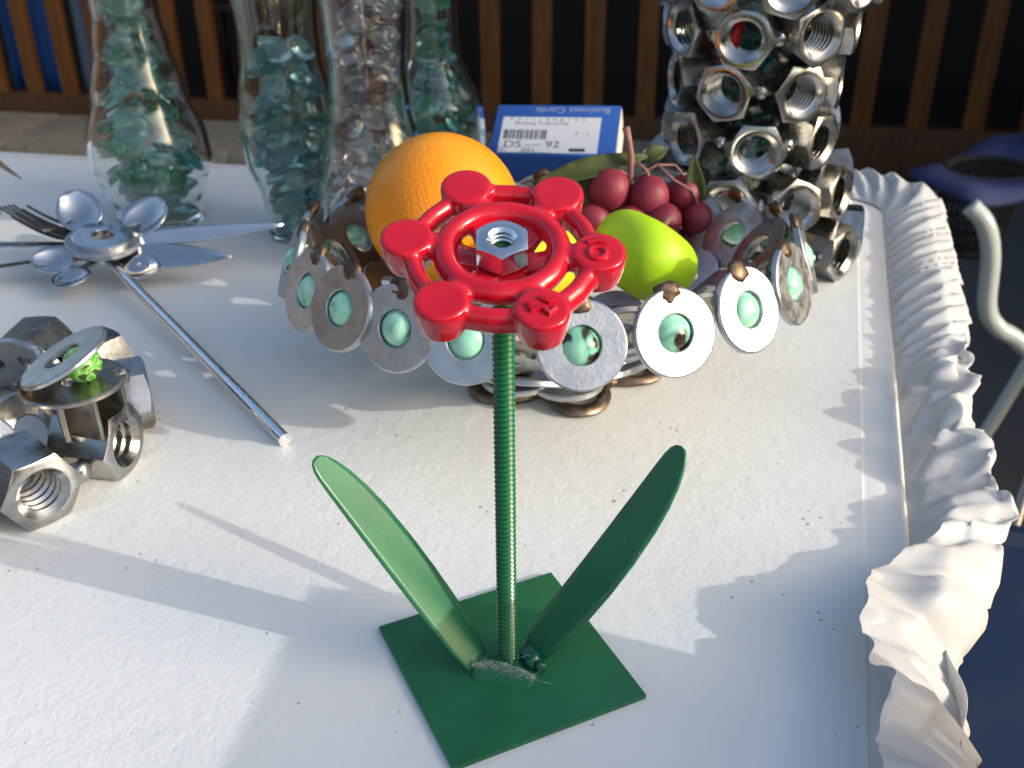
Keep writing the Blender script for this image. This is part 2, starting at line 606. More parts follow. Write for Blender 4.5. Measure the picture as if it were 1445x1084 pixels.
# ================================================================== TABLE
TR = -11.0                                     # table yaw (degrees)
tq = Quaternion((0, 0, 1), R(TR))
corner = Vector((40.2, 67.9, 0))
SKEW = R(4.5)               # back right corner of the top
def tw(a, b):                                  # table coordinates: a along the back edge (leftwards negative), b towards the front (negative)
    v = Vector((a + b * math.sin(SKEW), b * math.cos(SKEW), 0)); v.rotate(tq); return corner + v
table = thing('folding_table', 'white pebbled plastic folding table the metal sculptures stand on', 'table', (corner.x, corner.y, 0), TR)
TL, TD, RC = 244, 101, 5.0
def outline(ins):
    pts = []
    r = max(.3, RC - ins)
    for cx, cy, a0 in ((-RC, -RC, 0), (-TL + RC, -RC, 90), (-TL + RC, -TD + RC, 180), (-RC, -TD + RC, 270)):
        for k in range(9):
            a = R(a0 + 90 * k / 8)
            qx, qy = cx + r * math.cos(a), cy + r * math.sin(a)
            pts.append((qx + qy * math.sin(SKEW), qy * math.cos(SKEW)))
    return pts
INS = 3.1
mb = MB()
pts = outline(INS)
mb.add([(x, y, 0) for x, y in pts], [tuple(range(len(pts)))])
top = mb.build('table_top', 'table_plastic', table, smooth=False)
mb = MB()
levels = [(INS, 0), (INS - .10, -.05), (INS - .3, -.055), (.6, -.20), (.18, -.45), (0, -1.0), (0, -5), (.8, -5.4), (6, -5.4)]
vs = []; fs = []
for ins, z in levels:
    vs += [(x, y, z) for x, y in outline(ins)]
N = len(pts)
for i in range(len(levels) - 1):
    for k in range(N):
        q = (k + 1) % N
        fs.append((i * N + k, i * N + q, (i + 1) * N + q, (i + 1) * N + k))
fs.append(tuple((len(levels) - 1) * N + k for k in range(N)))
mb.add(vs, fs).build('table_rim', 'table_edge_plastic', table, sharp=50)
for ax in (-28, -216):
    for by in (-12, -89):
        MB().tube([(ax, by, -5.3), (ax, by, GZ - 0)], 1.6, 12).build('leg', 'tube_paint', table)
    MB().tube([(ax, -12, -80), (ax, -89, -80)], 1.2, 10).build('leg_brace', 'tube_paint', table)

# ------------------------------------------------------------------ ruffled skirt along the right edge
def sstep(a, b, x):
    t = min(1, max(0, (x - a) / (b - a))); return t * t * (3 - 2 * t)
skirt = thing('table_skirt', 'ruffled crumpled white plastic skirt along the edge of the folding table', 'table skirt', (corner.x, corner.y, 0))
far_p = [(-.45, -.12), (.5, .35), (2.0, .95), (3.7, 1.35), (5.2, 1.3)]
near_p = [(-.5, -.12), (-1.7, 1.5), (-3.2, 3.1), (-.6, 2.2), (2.2, -1.6)]
ARC = RC * PI / 2
def edge_path(t, ox):
    """point at distance t from the back right corner along the rim, ox outwards; negative t runs round the corner"""
    if t >= RC:
        return tw(ox, -t)
    if t > RC - ARC:
        a = R(90) * (RC - t) / ARC
        return tw(-RC + (RC + ox) * math.cos(a), -RC + (RC + ox) * math.sin(a))
    return tw(-RC - (RC - ARC - t), ox)
def poly(p, s):
    k = min(len(p) - 2, int(s * (len(p) - 1))); f = s * (len(p) - 1) - k
    f = f * f * (3 - 2 * f) * .4 + f * .6
    return (p[k][0] + (p[k + 1][0] - p[k][0]) * f, p[k][1] + (p[k + 1][1] - p[k][1]) * f)
def tri(x): return 4 * abs(x - math.floor(x + .5)) - 1
def crump(x, y, sd_):
    v_ = 0
    for f_, a_ in ((.17, 1.0), (.36, .55), (.8, .16)):
        v_ += a_ * (abs(noise.noise(Vector((x * f_ + sd_, y * f_, sd_ * 1.7)))) * 2.6 - .6)
    return v_
vs = []; fs = []
T0, T1, DT, NS = -8.0, 97.0, .22, 22
NTT = int((T1 - T0) / DT)
for i in range(NTT + 1):
    t = T0 + i * DT
    wn_ = sstep(60, 69, t); mid = sstep(33, 42, t) * (1 - sstep(58, 66, t))
    for q in range(NS + 1):
        s_ = q / NS
        (ax, az_), (bx, bz_) = poly(far_p, s_), poly(near_p, s_)
        ox = ax + (bx - ax) * wn_; oz = az_ + (bz_ - az_) * wn_
        amp = min(1.15, s_ * 1.5)
        slant = 4.2 * s_ * (1 - .6 * wn_)
        ph = (t + slant * .7) / 2.1 + .35 * math.sin(t * .31) + .2 * math.sin(t * .83) + .12 * noise.noise(Vector((t * .3, s_ * 2, 1)))
        pl = tri(ph) * (1 - .75 * mid - .85 * wn_) * (.7 + .7 * abs(noise.noise(Vector((t * .35, 5, 2)))))
        c1 = crump(t, s_ * 7, 3.3); c2 = crump(t, s_ * 7, 8.1)
        k = .10 + 1.15 * mid + 1.15 * wn_ + .6 * sstep(-2, -7, t)
        oz += amp * (.62 * pl + k * c1 * .85)
        ox += amp * (-.38 * pl + k * c2 * .8)
        oz += mid * 1.0 * s_
        ox -= mid * .6 * s_
        p = edge_path(t - slant * .35, ox) - corner
        vs.append((p.x, p.y, oz))
W_ = NS + 1
for i in range(NTT):
    for q in range(NS):
        a = i * W_ + q
        fs.append((a, a + W_, a + W_ + 1, a + 1))
rh = MB().add(vs, fs).build('ruffle_heading', 'skirt_plastic', skirt, sharp=75)
solid(rh, .05)
# hanging panel below the heading
vs = []; fs = []
NH = 240
for i in range(NH):
    t = i / (NH - 1) * 97
    for j in range(8):
        d = j / 7
        ox = .35 + d * 1.2 + (.25 + .9 * d) * math.sin(t * 1.15 + 1.4 * math.sin(t * .13)) + 1.1 * sstep(62, 72, t)
        p = tw(ox, -t) - corner
        vs.append((p.x, p.y, -.35 - d * 55))
for i in range(NH - 1):
    for j in range(7):
        a = i * 8 + j; fs.append((a, a + 8, a + 9, a + 1))
o = MB().add(vs, fs).build('skirt_panel', 'skirt_plastic', skirt, sharp=180); solid(o, .05)

# ================================================================== VALVE FLOWER
fl = thing('valve_flower', 'metal flower with red valve wheel bloom, green threaded stem and square green base', 'sculpture', (0, 0, 0))
MB().box((0, 0, .16), (10.16, 10.16, .30), Matrix.Rotation(R(25), 4, 'Z')).build('base_plate', 'green_paint', fl, bevel=.05)
# threaded stem (true helix)
pitch, r0, r1, seg = .262, .395, .490, 28
TOP = 21.9
vs = []; fs = []
ns = int(TOP / pitch * 4) + 4
for i in range(ns):
    for k in range(seg):
        z = .2 + i * pitch / 4 + pitch * k / seg - pitch
        r_ = (r0, (r0 + r1) / 2, r1, (r0 + r1) / 2)[i % 4]
        a = 2 * PI * k / seg
        z = min(max(z, .2), TOP)
        vs.append((r_ * math.cos(a), r_ * math.sin(a), z))
for i in range(ns - 1):
    for k in range(seg):
        q = (k + 1) % seg
        if q == 0:
            if i + 5 < ns:
                fs.append((i * seg + k, (i + 4) * seg, (i + 5) * seg, (i + 1) * seg + k))
        else:
            fs.append((i * seg + k, i * seg + q, (i + 1) * seg + q, (i + 1) * seg + k))
MB().add(vs, fs).build('stem', 'stem_paint', fl, sharp=60)

def leaf(name, root, tip, nrm_hint, wid, stations, bend=0.0, mt='leaf_paint'):
    a = Vector(tip) - Vector(root); L = a.length; a.normalize()
    n_ = Vector(nrm_hint); n_ = (n_ - a * n_.dot(a)).normalized()
    w_ = n_.cross(a).normalized()
    st = []
    for t, lo, hi in stations:
        st.append((t * L, lo * wid, hi * wid, bend * math.sin(t * PI), .012 * (hi - lo)))
    mtx = Matrix((( a.x, w_.x, n_.x, root[0]), (a.y, w_.y, n_.y, root[1]), (a.z, w_.z, n_.z, root[2]), (0, 0, 0, 1)))
    o = MB().strip(st, 8, mtx).build(name, mt, fl, sharp=60)
    solid(o, .13)
    return o
LS = [(0, -.30, .16), (.04, -.44, .30), (.12, -.5, .42), (.25, -.5, .50), (.4, -.5, .54), (.55, -.5, .53), (.7, -.5, .47), (.80, -.5, .38), (.88, -.5, .26), (.94, -.49, .12), (.97, -.46, .02), (.99, -.40, -.08), (1.0, -.30, -.17)]
LSf = [(t, -hi, -lo) for t, lo, hi in LS]
leaf('leaf', (-1.25, -.35, .40), (-8.35, 1.0, 12.3), (.70, -.48, .50), 2.2, LSf, -.08)
leaf('leaf', (1.35, .15, .40), (8.75, 2.3, 11.05), (-.68, -.54, .48), 2.3, LSf, -.08)
# stubby third leaf lying forward with lint on its rim
st = [(0, -.30, .30, 0, 0), (.3, -.5, .5, .02, .02), (1.2, -.56, .56, .05, .04), (2.2, -.52, .52, .05, .04), (2.9, -.36, .36, .03, .02), (3.2, -.15, .15, 0, 0)]
mtx = Matrix.Translation((-1.75, -.95, .62)) @ Matrix.Rotation(R(-16), 4, 'Z') @ Matrix.Rotation(R(3), 4, 'Y') @ Matrix.Rotation(R(52), 4, 'X')
o = MB().strip(st, 8, mtx).build('leaf', 'green_paint', fl, sharp=60); solid(o, .14)
o['label'] = 'short curled front leaf with grey lint on its rim'
fz = MB()
for k in range(1500):
    t = rnd(.0, 3.15)
    hw = .56 * math.sqrt(max(.02, 1 - ((t - 1.6) / 1.75) ** 2))
    side = 1 - abs(random.gauss(0, .35))
    p0 = mtx @ Vector((t, hw * side, .06))
    d = Vector((rnd(-.6, .6), rnd(-.7, .5), rnd(-.1, 1))).normalized() * rnd(.05, .22)
    p1 = p0 + d * .5 + Vector((rnd(-.05, .05), rnd(-.05, .05), 0)); p2 = p0 + d + Vector((rnd(-.08, .08), 0, -.03))
    fz.tube([p0, p1, p2], .0045, 3, caps=False)
for k in range(7):
    p0 = Vector((rnd(-1.8, 1.2), rnd(-2.2, -.8), .6)); pts_ = [p0]
    d = Vector((rnd(-1, 1), rnd(-1, 1), .3))
    for q in range(6):
        d = (d + Vector((rnd(-.7, .7), rnd(-.7, .7), rnd(-.5, .4)))).normalized()
        p0 = p0 + d * .22; p0.z = max(.36, min(1.5, p0.z)); pts_.append(p0.copy())
    fz.tube(pts_, .005, 3, caps=False)
stuff(fz.build('lint', 'fuzz', fl, smooth=False))
# weld beads at the leaf roots and stem foot
def lump(name, c, r, mt, parent, seed=0, amt=.25, su=14, sv=9):
    def fn(p):
        k = 1 + amt * noise.noise(p * 1.7 + Vector((seed * 3.1, seed, 0)))
        return p * k
    return MB().sphere((0, 0, 0), r, su, sv, fn).build(name, mt, parent, c, sharp=180)
lump('weld_bead', (-1.45, -.3, .42), (.55, .5, .35), 'weld_paint', fl, 1)
lump('weld_bead', (1.25, .05, .45), (.55, .75, .45), 'weld_paint', fl, 2)
lump('weld_bead', (1.65, -.75, .50), (.32, .30, .34), 'weld_paint', fl, 3)
lump('weld_bead', (-.35, -.55, .40), (.5, .35, .35), 'weld_paint', fl, 4)
lump('weld_bead', (.3, .35, .35), (.6, .5, .25), 'weld_paint', fl, 5)

# valve wheel: a casting grown from knobs, rings and spokes with a voxel remesh
HUBZ = 22.05
wt = Matrix.Translation((0, 0, HUBZ)) @ Matrix.Rotation(R(20.5), 4, 'X') @ Matrix.Rotation(R(-7), 4, 'Z')
wb = MB()
KR = 3.86
ZT = .95                                       # level of the knob tops above the hub
def on(ang, r, z): return Vector((r * math.cos(R(ang)), r * math.sin(R(ang)), z))
for k in range(6):
    a = 60 * k
    T = Matrix.Translation(on(a, KR, 0))
    wb.lathe([(.68, ZT - 1.7), (.90, ZT - 1.5), (1.03, ZT - .9), (1.1, ZT - .22), (1.07, ZT - .06), (.98, ZT)], 28, T)
    # outer bar to the next knob, bowed slightly outwards
    A_, B_ = on(a, KR - .05, ZT - .72), on(a + 60, KR - .05, ZT - .72)
    mid_ = on(a + 30, KR * math.cos(R(30)) + .26, ZT - .72)
    wb.tube([A_, (A_ * .62 + mid_ * .4).lerp(mid_, .1), mid_, (B_ * .62 + mid_ * .4).lerp(mid_, .1), B_], .42, 12, flat=1.4)
    # arm from knob to the inner ring
    wb.tube([on(a, 3.4, ZT - .55), on(a, 2.3, ZT - .55)], .66, 12, flat=.75)
    # spoke down into the dish
    wb.tube([on(a, 2.5, ZT - .6), on(a, 1.9, .02), on(a, 1.2, -.28), on(a, .5, -.3)], [.56, .64, .62, .5], 12, flat=.6)
    for (ra_, za_), (rb_, zb_) in (((1.0, .06), (1.7, .16)), ((1.7, .16), (2.3, .62))):
        vs_ = []
        for r_, z_ in ((ra_, za_), (rb_, zb_)):
            for q_ in range(5):
                hw_ = 19.5 if r_ > 1.2 else 30
                p_ = on(a - hw_ + 2 * hw_ * q_ / 4, r_, z_)
                vs_ += [p_ + Vector((0, 0, .02)), p_ - Vector((0, 0, .34))]
        fs_ = []
        for q_ in range(4):
            b0, b1 = q_ * 2, (q_ + 1) * 2
            fs_ += [(b0, b1, 10 + b1, 10 + b0), (b0 + 1, 10 + b0 + 1, 10 + b1 + 1, b1 + 1), (b0, b0 + 1, b1 + 1, b1), (10 + b0, 10 + b1, 10 + b1 + 1, 10 + b0 + 1)]
        fs_ += [(0, 10, 11, 1), (8, 9, 19, 18)]
        wb.add(vs_, fs_)
wb.torus((0, 0, ZT - .52), 2.32, .48, 60, 14, 1.1)
wb.lathe([(1.0, -.85), (1.18, -.7), (1.28, -.35), (1.22, .0), (1.1, .06)], 32)
wme = wb.mesh('flower_wheel')
tmp = bpy.data.objects.new('tmp', wme); col.objects.link(tmp)
md = tmp.modifiers.new('r', 'REMESH'); md.mode = 'VOXEL'; md.voxel_size = .075 * U; md.use_smooth_shade = True
ms = tmp.modifiers.new('s', 'SMOOTH'); ms.factor = .5; ms.iterations = 9
dg = bpy.context.evaluated_depsgraph_get(); dg.update()
fin = bpy.data.meshes.new_from_object(tmp.evaluated_get(dg))
bpy.data.objects.remove(tmp)
fin.name = 'flower_wheel'
fin.shade_smooth()
fin.materials.clear()
wheel = obj('flower_wheel', fin, 'red_enamel', fl)
def setw(o, m4=Matrix()):
    x = wt @ m4
    loc, q, s = x.decompose()
    o.location = loc * U; o.rotation_mode = 'QUATERNION'; o.rotation_quaternion = q
    return o
setw(wheel)
wheel['label'] = 'glossy red cast valve wheel with six round knobs'
# cast marks on two of the knobs, machined faces on the rest
fm = MB().lathe([(.70, -.02), (.93, -.012), (.97, -.05)], 28, cap=True).mesh('knob_face')
for k in (1, 2, 3, 4):
    c_ = on(60 * k, KR, ZT + .0)
    o = obj('knob_face', fm, 'red_face', wheel); o.location = c_ * U
c_ = on(0, KR, ZT + .0)
o = MB().torus((0, 0, 0), .33, .13, 24, 8).build('cast_mark', 'red_enamel', wheel, tuple(c_ + Vector((-.05, -.2, 0))))
o = MB().tube([(-.5, .35, 0), (-.1, .5, .03), (.35, .45, 0)], .14, 8).build('cast_mark', 'red_enamel', wheel, tuple(c_))
c_ = on(300, KR, ZT + .0)
o = MB().tube([(-.55, .1, 0), (-.35, -.25, .04), (0, -.05, .04), (.3, -.35, .04), (.5, 0, 0)], .13, 8).build('cast_mark', 'red_enamel', wheel, tuple(c_))
o = MB().tube([(-.1, .45, 0), (.25, .25, .03), (.5, .4, 0)], .13, 8).build('cast_mark', 'red_enamel', wheel, tuple(c_))
nm = nut_mesh('hex_nut', 2.02, 1.05, .52, 4)
setw(obj('hex_nut', nm, 'chrome', fl), Matrix.Translation((0, 0, .70)) @ Matrix.Rotation(R(7), 4, 'Z'))
setw(MB().lathe([(.46, -.9), (.46, .55), (.40, .62)], 24).build('stem_end', 'stem_paint', fl))

# ================================================================== WASHER BOWL
BC = Vector((2.8, 28.5, 0))
RX, RY = 17.4, 14.3
bowl = thing('washer_bowl', 'fruit bowl welded from steel washers with green marbles in its rim', 'bowl', BC)
wz = washer_mesh('washer')
wd = wz.copy()
mm = MB().sphere((0, 0, 0), 1.30, 24, 14).mesh('marble')
NW = 18
def radial(a, r, z): return Vector((r * math.cos(R(a)), r * math.sin(R(a)), z))
def ell(a, k=1.0, z=0.0, dx=0.0):
    return Vector((RX * k * math.cos(R(a)) + dx, RY * k * math.sin(R(a)), z))
def ell_out(a):
    v_ = Vector((math.cos(R(a)) / RX, math.sin(R(a)) / RY, 0)); return v_.normalized()
ANG = [-153, -137, -122, -107, -85, -66, -47, -28]
ANG += [-28 + k * 235 / 12 for k in range(1, 12)]
NW = len(ANG)
for k in range(NW):
    a = ANG[k]; an = ANG[(k + 1) % NW]
    if an < a: an += 360
    j = rnd(-3, 3)
    to = R(24 + rnd(-4, 4))
    ra = ell_out(a)
    n_ = ra * math.cos(to) + Vector((0, 0, math.sin(to)))
    n_.rotate(Quaternion((0, 0, 1), R(j)))
    po = ell(a, 1 + rnd(-.012, .012), 10.8 + rnd(-.2, .2) - 1.6 * max(0, math.sin(R(a))))
    obj('washer', wz, 'zinc_washer', bowl, po, facing(n_, rnd(0, 360)))
    obj('marble', mm, 'marble_glass', bowl, po - n_ * .72, facing((rnd(-1, 1), rnd(-1, 1), rnd(-1, 1))))
    # inner washer of the pair leans the other way and forms the wall
    ti = R(38)
    ni = ra * math.cos(ti) - Vector((0, 0, math.sin(ti)))
    am = (a + an) / 2; ni = ell_out(am) * math.cos(ti) - Vector((0, 0, math.sin(ti))); pi_ = ell(am, .845, 10.4 - 1.6 * max(0, math.sin(R(am))))
    obj('washer', wd, 'dull_steel', bowl, pi_, facing(ni, rnd(0, 360)))
    wp = po + (Vector((0, 0, 1)) - n_ * n_.z).normalized() * 2.45
    wb_ = lump('weld_bead', wp - (Vector((0, 0, 1)) - n_ * n_.z).normalized() * .1, (.85, .72, .36), 'rust_weld', bowl, k, .5, 12, 8)
    wb_.rotation_mode = 'QUATERNION'; wb_.rotation_quaternion = facing(n_)
for (cnt, r_, z_, tilt, off) in ((17, .64, 6.9, 50, 0), (10, .40, 3.4, 62, 8)):
    for k in range(cnt):
        a = 360 / cnt * k + off
        ra = ell_out(a); ti = R(tilt)
        ni = ra * math.cos(ti) - Vector((0, 0, math.sin(ti)))
        obj('washer', wz, 'zinc_washer', bowl, ell(a, r_, z_), facing(ni, rnd(0, 360)))
for k in range(5):
    a = 72 * k + 10
    obj('washer', wz, 'zinc_washer', bowl, radial(a, 3.0, 1.75 + .12 * (k % 2)), facing((0, 0, 1)))
lk = MB().torus((0, 0, 0), 2.05, .50, 40, 10, .8).mesh('foot_link')
for k in range(6):
    a = 60 * k - 74
    obj('foot_link', lk, 'rust_link', bowl, radial(a, 5.0, .42) + Vector((.9, 2.8, 0)), facing((0.04 * math.cos(k), .05 * math.sin(k * 2), 1)), (1.25, .95, 1))
    lump('weld_bead', radial(a + 30, 5.0, .65) + Vector((.9, 2.8, 0)), (.75, .75, .5), 'rust_weld', bowl, 30 + k, .35, 10, 7)
    lump('weld_bead', radial(a, 4.6, 1.3) + Vector((.9, 2.8, 0)), (.6, .6, .65), 'rust_weld', bowl, 50 + k, .35, 10, 7)

# fruit
o = MB().sphere((0, 0, 0), 5.45, 64, 40, lambda p: p * (1 - .02 * max(0, p.z) ** 6)).build('orange', 'orange_peel', None, (-4.45, 31.6, 12.4), facing((.5, .6, .6)), sharp=180)
tag(o, 'large round orange in the washer bowl', 'orange')
def apple_fn(p):
    a = math.atan2(p.y, p.x)
    rr = math.hypot(p.x, p.y)
    m_ = (abs(p.x) ** 3 + abs(p.y) ** 3 + abs(p.z) ** 3) ** (-1 / 3)
    p = p * (.45 + .55 * m_)
    k = 1 + .055 * math.cos(5 * a) * max(0, -p.z + .2) + .05 * math.cos(2 * a + .6)
    z = p.z * .92 - .30 * math.exp(-(rr / .28) ** 2) * (1 if p.z > 0 else -.6) + .10 * rr * (p.z > 0)
    s_ = 1 - .16 * max(0, -p.z)
    return Vector((p.x * k * s_, p.y * k * s_, z))
ap = thing('green_apple', 'bright lime green artificial apple in the washer bowl', 'apple', (9.3, 27.6, 10.35))
MB().sphere((0, 0, 0), (3.75, 3.4, 2.85), 56, 36, apple_fn).build('body', 'apple_skin', ap, (0, 0, 0), facing((.55, .35, .75)), sharp=180)
MB().tube([Vector((.55, .35, .75)) * 2.4, Vector((.55, .35, .75)) * 3.4], [.18, .24], 8).build('stalk', 'grape_stem', ap)
def lemon_fn(p):
    t = abs(p.z); return Vector((p.x, p.y, p.z * (1 + .25 * max(0, t - .8) / .2)))
o = MB().sphere((0, 0, 0), (3.1, 3.1, 3.9), 40, 28, lemon_fn).build('lemon', 'lemon_skin', None, (1.6, 26.5, 10.2), facing((1, .25, .25)), sharp=180)
tag(o, 'yellow lemon in the washer bowl between orange and green apple', 'lemon')
# grapes
gr = thing('grape_bunch', 'bunch of artificial red grapes with stalk and leaves at the back of the bowl', 'grapes', (9.2, 37.0, 5.0))
gm = MB().sphere((0, 0, 0), 1.5, 24, 16, lambda p: Vector((p.x, p.y, p.z * 1.08))).mesh('grape', sharp=180)
G = [(-1.4, 0, 6.9, 1.05), (1.5, -.4, 6.5, 1.03), (2.6, -1.6, 5.0, .88), (-2.6, -.6, 4.6, 1), (.2, -1.2, 4.6, 1), (4.4, 1.0, 6.2, .95), (3.6, 2.2, 4.6, 1), (-.4, 2.0, 4.9, 1), (1.6, 1.8, 4.5, .9), (-3.8, 1.6, 3.8, .9), (5.4, -.6, 4.6, .9), (.8, .4, 2.3, 1), (3.3, -.2, 2.6, 1), (-1.8, .2, 2.2, 1)]
for gx, gy, gz, gs in G:
    obj('grape', gm, 'grape_skin', gr, (gx, gy, gz), facing((rnd(-.4, .4), rnd(-.4, .4), 1)), gs)
MB().tube([(-.35, .3, 11.6), (-.1, .3, 10.7), (.15, .2, 9.4), (.2, .2, 8), (0, .3, 6.4), (.4, .4, 4)], [.30, .24, .24, .20, .18, .16], 8).build('stalk', 'grape_stem', gr, sharp=180)
for pts_ in ([(.15, .2, 8.6), (.8, .1, 8.9), (1.3, -.2, 8.5), (1.5, -.4, 7.9)], [(.15, .2, 8.0), (-.7, .2, 8.4), (-1.3, .1, 8.2)], [(.2, .3, 7.6), (2.2, .8, 8.6), (3.6, 1.0, 8.5), (4.4, 1.0, 7.5)], [(2.2, .8, 8.6), (3.4, .3, 7.6), (4.8, -.3, 6.9), (5.3, -.6, 5.9)]):
    MB().tube(pts_, .11, 6).build('stalk', 'grape_stem', gr, sharp=180)
def leafy(root, tip, nrm, wid, parent):
    a = Vector(tip) - Vector(root); L = a.length; a.normalize()
    n_ = Vector(nrm); n_ = (n_ - a * n_.dot(a)).normalized(); w_ = n_.cross(a)
    st = [(t * L, -wid * math.sin(PI * (.06 + .9 * t)) , wid * math.sin(PI * (.06 + .9 * t)), .5 * math.sin(t * PI), .35 * wid * math.sin(PI * t)) for t in [k / 10 for k in range(11)]]
    mtx = Matrix(((a.x, w_.x, n_.x, root[0]), (a.y, w_.y, n_.y, root[1]), (a.z, w_.z, n_.z, root[2]), (0, 0, 0, 1)))
    o = MB().strip(st, 6, mtx).build('leaf', 'leaf_cloth', parent, sharp=70); solid(o, .06)
leafy((1.4, .8, 9.3), (-7.2, .2, 7.4), (.05, -.75, .66), .85, gr)
leafy((-.3, .8, 7.2), (-5.4, -.6, 5.6), (.05, -.75, .66), 1.3, gr)
leafy((5.4, .3, 4.2), (4.8, .5, 9.4), (-.1, -.95, .2), .75, gr)
leafy((1.0, .8, 8.8), (3.0, 1.4, 9.7), (.05, -.75, .66), .6, gr)

# ================================================================== CARD BOX
cb = thing('card_box', 'small blue cardboard box with white barcode label propped up behind the fruit bowl', 'box', (5.2, 70.9, .55), -11)
bt = Matrix.Rotation(R(-2), 4, 'Y') @ Matrix.Rotation(R(30), 4, 'X')
BW, BD, BH = 13.4, 7.3, 4.6
def bput(o):
    o.matrix_local = bt @ Matrix.Translation(Vector(o.location)); return o
bput(MB().box((0, BD / 2, BH / 2), (BW, BD, BH)).build('carton', 'box_blue', cb, bevel=.06))
bput(MB().box((BW / 2 + .03, BD / 2, BH / 2), (.06, BD - .3, BH - .3)).build('end_flap', 'box_end', cb))
lab = bput(MB().box((-.55, 2.95, BH + .012), (10.6, 5.1, .024)).build('label_sheet', 'box_white', cb))
def text(s, x, y, size, mt, rz=0, sx=1.0):
    cu = bpy.data.curves.new('txt', 'FONT'); cu.body = s; cu.size = size * U; cu.align_x = 'CENTER'; cu.align_y = 'CENTER'
    to_ = bpy.data.objects.new('txt', cu); col.objects.link(to_)
    d_ = bpy.context.evaluated_depsgraph_get(); d_.update()
    me = bpy.data.meshes.new_from_object(to_.evaluated_get(d_))
    bpy.data.objects.remove(to_)
    o = obj('lettering', me, None, cb); me.materials.clear(); me.materials.append(M[mt])
    o.matrix_local = bt @ Matrix.Translation(Vector((x, y, BH + .030)) * U) @ Matrix.Rotation(R(rz), 4, 'Z') @ Matrix.Diagonal((sx, 1, 1, 1))
    return o
text('Business Cards', 1.6, 6.55, 1.15, 'box_silver', 180, 1.15)
text('DS — 92', -2.3, 1.55, 1.35, 'box_ink', 0, 1.2)
text('201', -2.6, .80, .85, 'box_ink', 0, 1.25)
text('Secondary Packing', -1.6, 4.55, .62, 'box_ink', 180, 1.25)
text('T  T  1  1  1  9  9  8  1  T  T', -1.0, 5.1, .58, 'box_ink', 0, 1.25)
text('1 – 2', 2.9, 3.2, .6, 'box_ink', 180, 1.2)
bc = MB()
x = -5.4
while x < -.7:
    wd_ = random.choice((.08, .08, .14, .2))
    bc.box((x, 3.0, BH + .028), (wd_, 1.35, .008)); x += wd_ + random.choice((.07, .1, .16))
bput(bc.build('barcode', 'box_ink', cb, smooth=False))
bput(MB().box((2.6, .85, BH + .03), (1.7, .45, .012)).build('label_mark', 'box_ink', cb))
# the box leans on a second flat carton
pb = thing('plain_carton', 'small plain carton lying under the back of the blue box', 'box', (4.6, 73.1, 0), -1.5)
MB().box((0, 0, .68), (11, 2.2, 1.36)).build('carton', 'box_end', pb, bevel=.05)
MB().box((0, -1.11, .68), (4, .02, .9)).build('label_sheet', 'box_white', pb)

# ================================================================== GLASS VASES
def interp(prof, z):
    for (r0_, z0_), (r1_, z1_) in zip(prof, prof[1:]):
        if z0_ <= z <= z1_:
            t = (z - z0_) / max(1e-6, z1_ - z0_); t = t * t * (3 - 2 * t)
            return r0_ + (r1_ - r0_) * t
    return prof[-1][0]
def vase(loc, prof, mt, label, th=.42, floor=.8, group=None):
    zs = [prof[0][1] + (prof[-1][1] - prof[0][1]) * k / 44 for k in range(45)]
    out = [(interp(prof, z), z) for z in zs]
    inn = [(max(.2, r_ - th), z) for r_, z in reversed(out) if z > floor]
    full = [(.02, out[0][1] + .12), (out[0][0] * .75, out[0][1] + .08)] + [(out[0][0] * .93, out[0][1])] + out[1:] + inn + [(inn[-1][0] * .9, floor), (.02, floor)]
    o = MB().lathe(full, 48, cap=True).build('glass_vase', mt, None, loc, sharp=60)
    return tag(o, label, 'vase', group)
def chip_meshes():
    r_ = []
    for k in range(4):          # rounded gems
        sd_ = k * 5.3
        r_.append(MB().sphere((0, 0, 0), (1.15, .95, .55), 14, 9, lambda p: p * (1 + .18 * noise.noise(p * 1.3 + Vector((sd_, 0, 0))))).mesh('glass_piece', sharp=180))
    for k in range(4):          # angular shards
        random.seed(40 + k)
        pts_ = []
        n_ = 5 + k % 3
        for i in range(n_):
            a = 2 * PI * i / n_ + rnd(-.3, .3); q = rnd(.6, 1.45)
            pts_.append((q * math.cos(a) * 1.2, q * math.sin(a) * .75))
        mb_ = MB()
        vs_ = [(x, y, -.24) for x, y in pts_] + [(x * .92, y * .92, .24 + rnd(-.08, .08)) for x, y in pts_]
        fs_ = [tuple(range(n_ - 1, -1, -1)), tuple(range(n_, 2 * n_))] + [(i, (i + 1) % n_, n_ + (i + 1) % n_, n_ + i) for i in range(n_)]
        r_.append(mb_.add(vs_, fs_).mesh('glass_piece', bevel=.08))
    return r_
chips = chip_meshes()
random.seed(99)
ringm = MB().torus((0, 0, 0), 1.15, .26, 28, 8).mesh('glass_ring')
cupm = MB().lathe([(.2, 0), (.9, .05), (1.15, .35), (1.25, .8), (1.08, .8), (.95, .35), (.2, .2)], 24).mesh('glass_bottle_bottom', sharp=60)
def variant(me, mt):
    c = me.copy(); c.materials.clear(); c.materials.append(M[mt]); return c
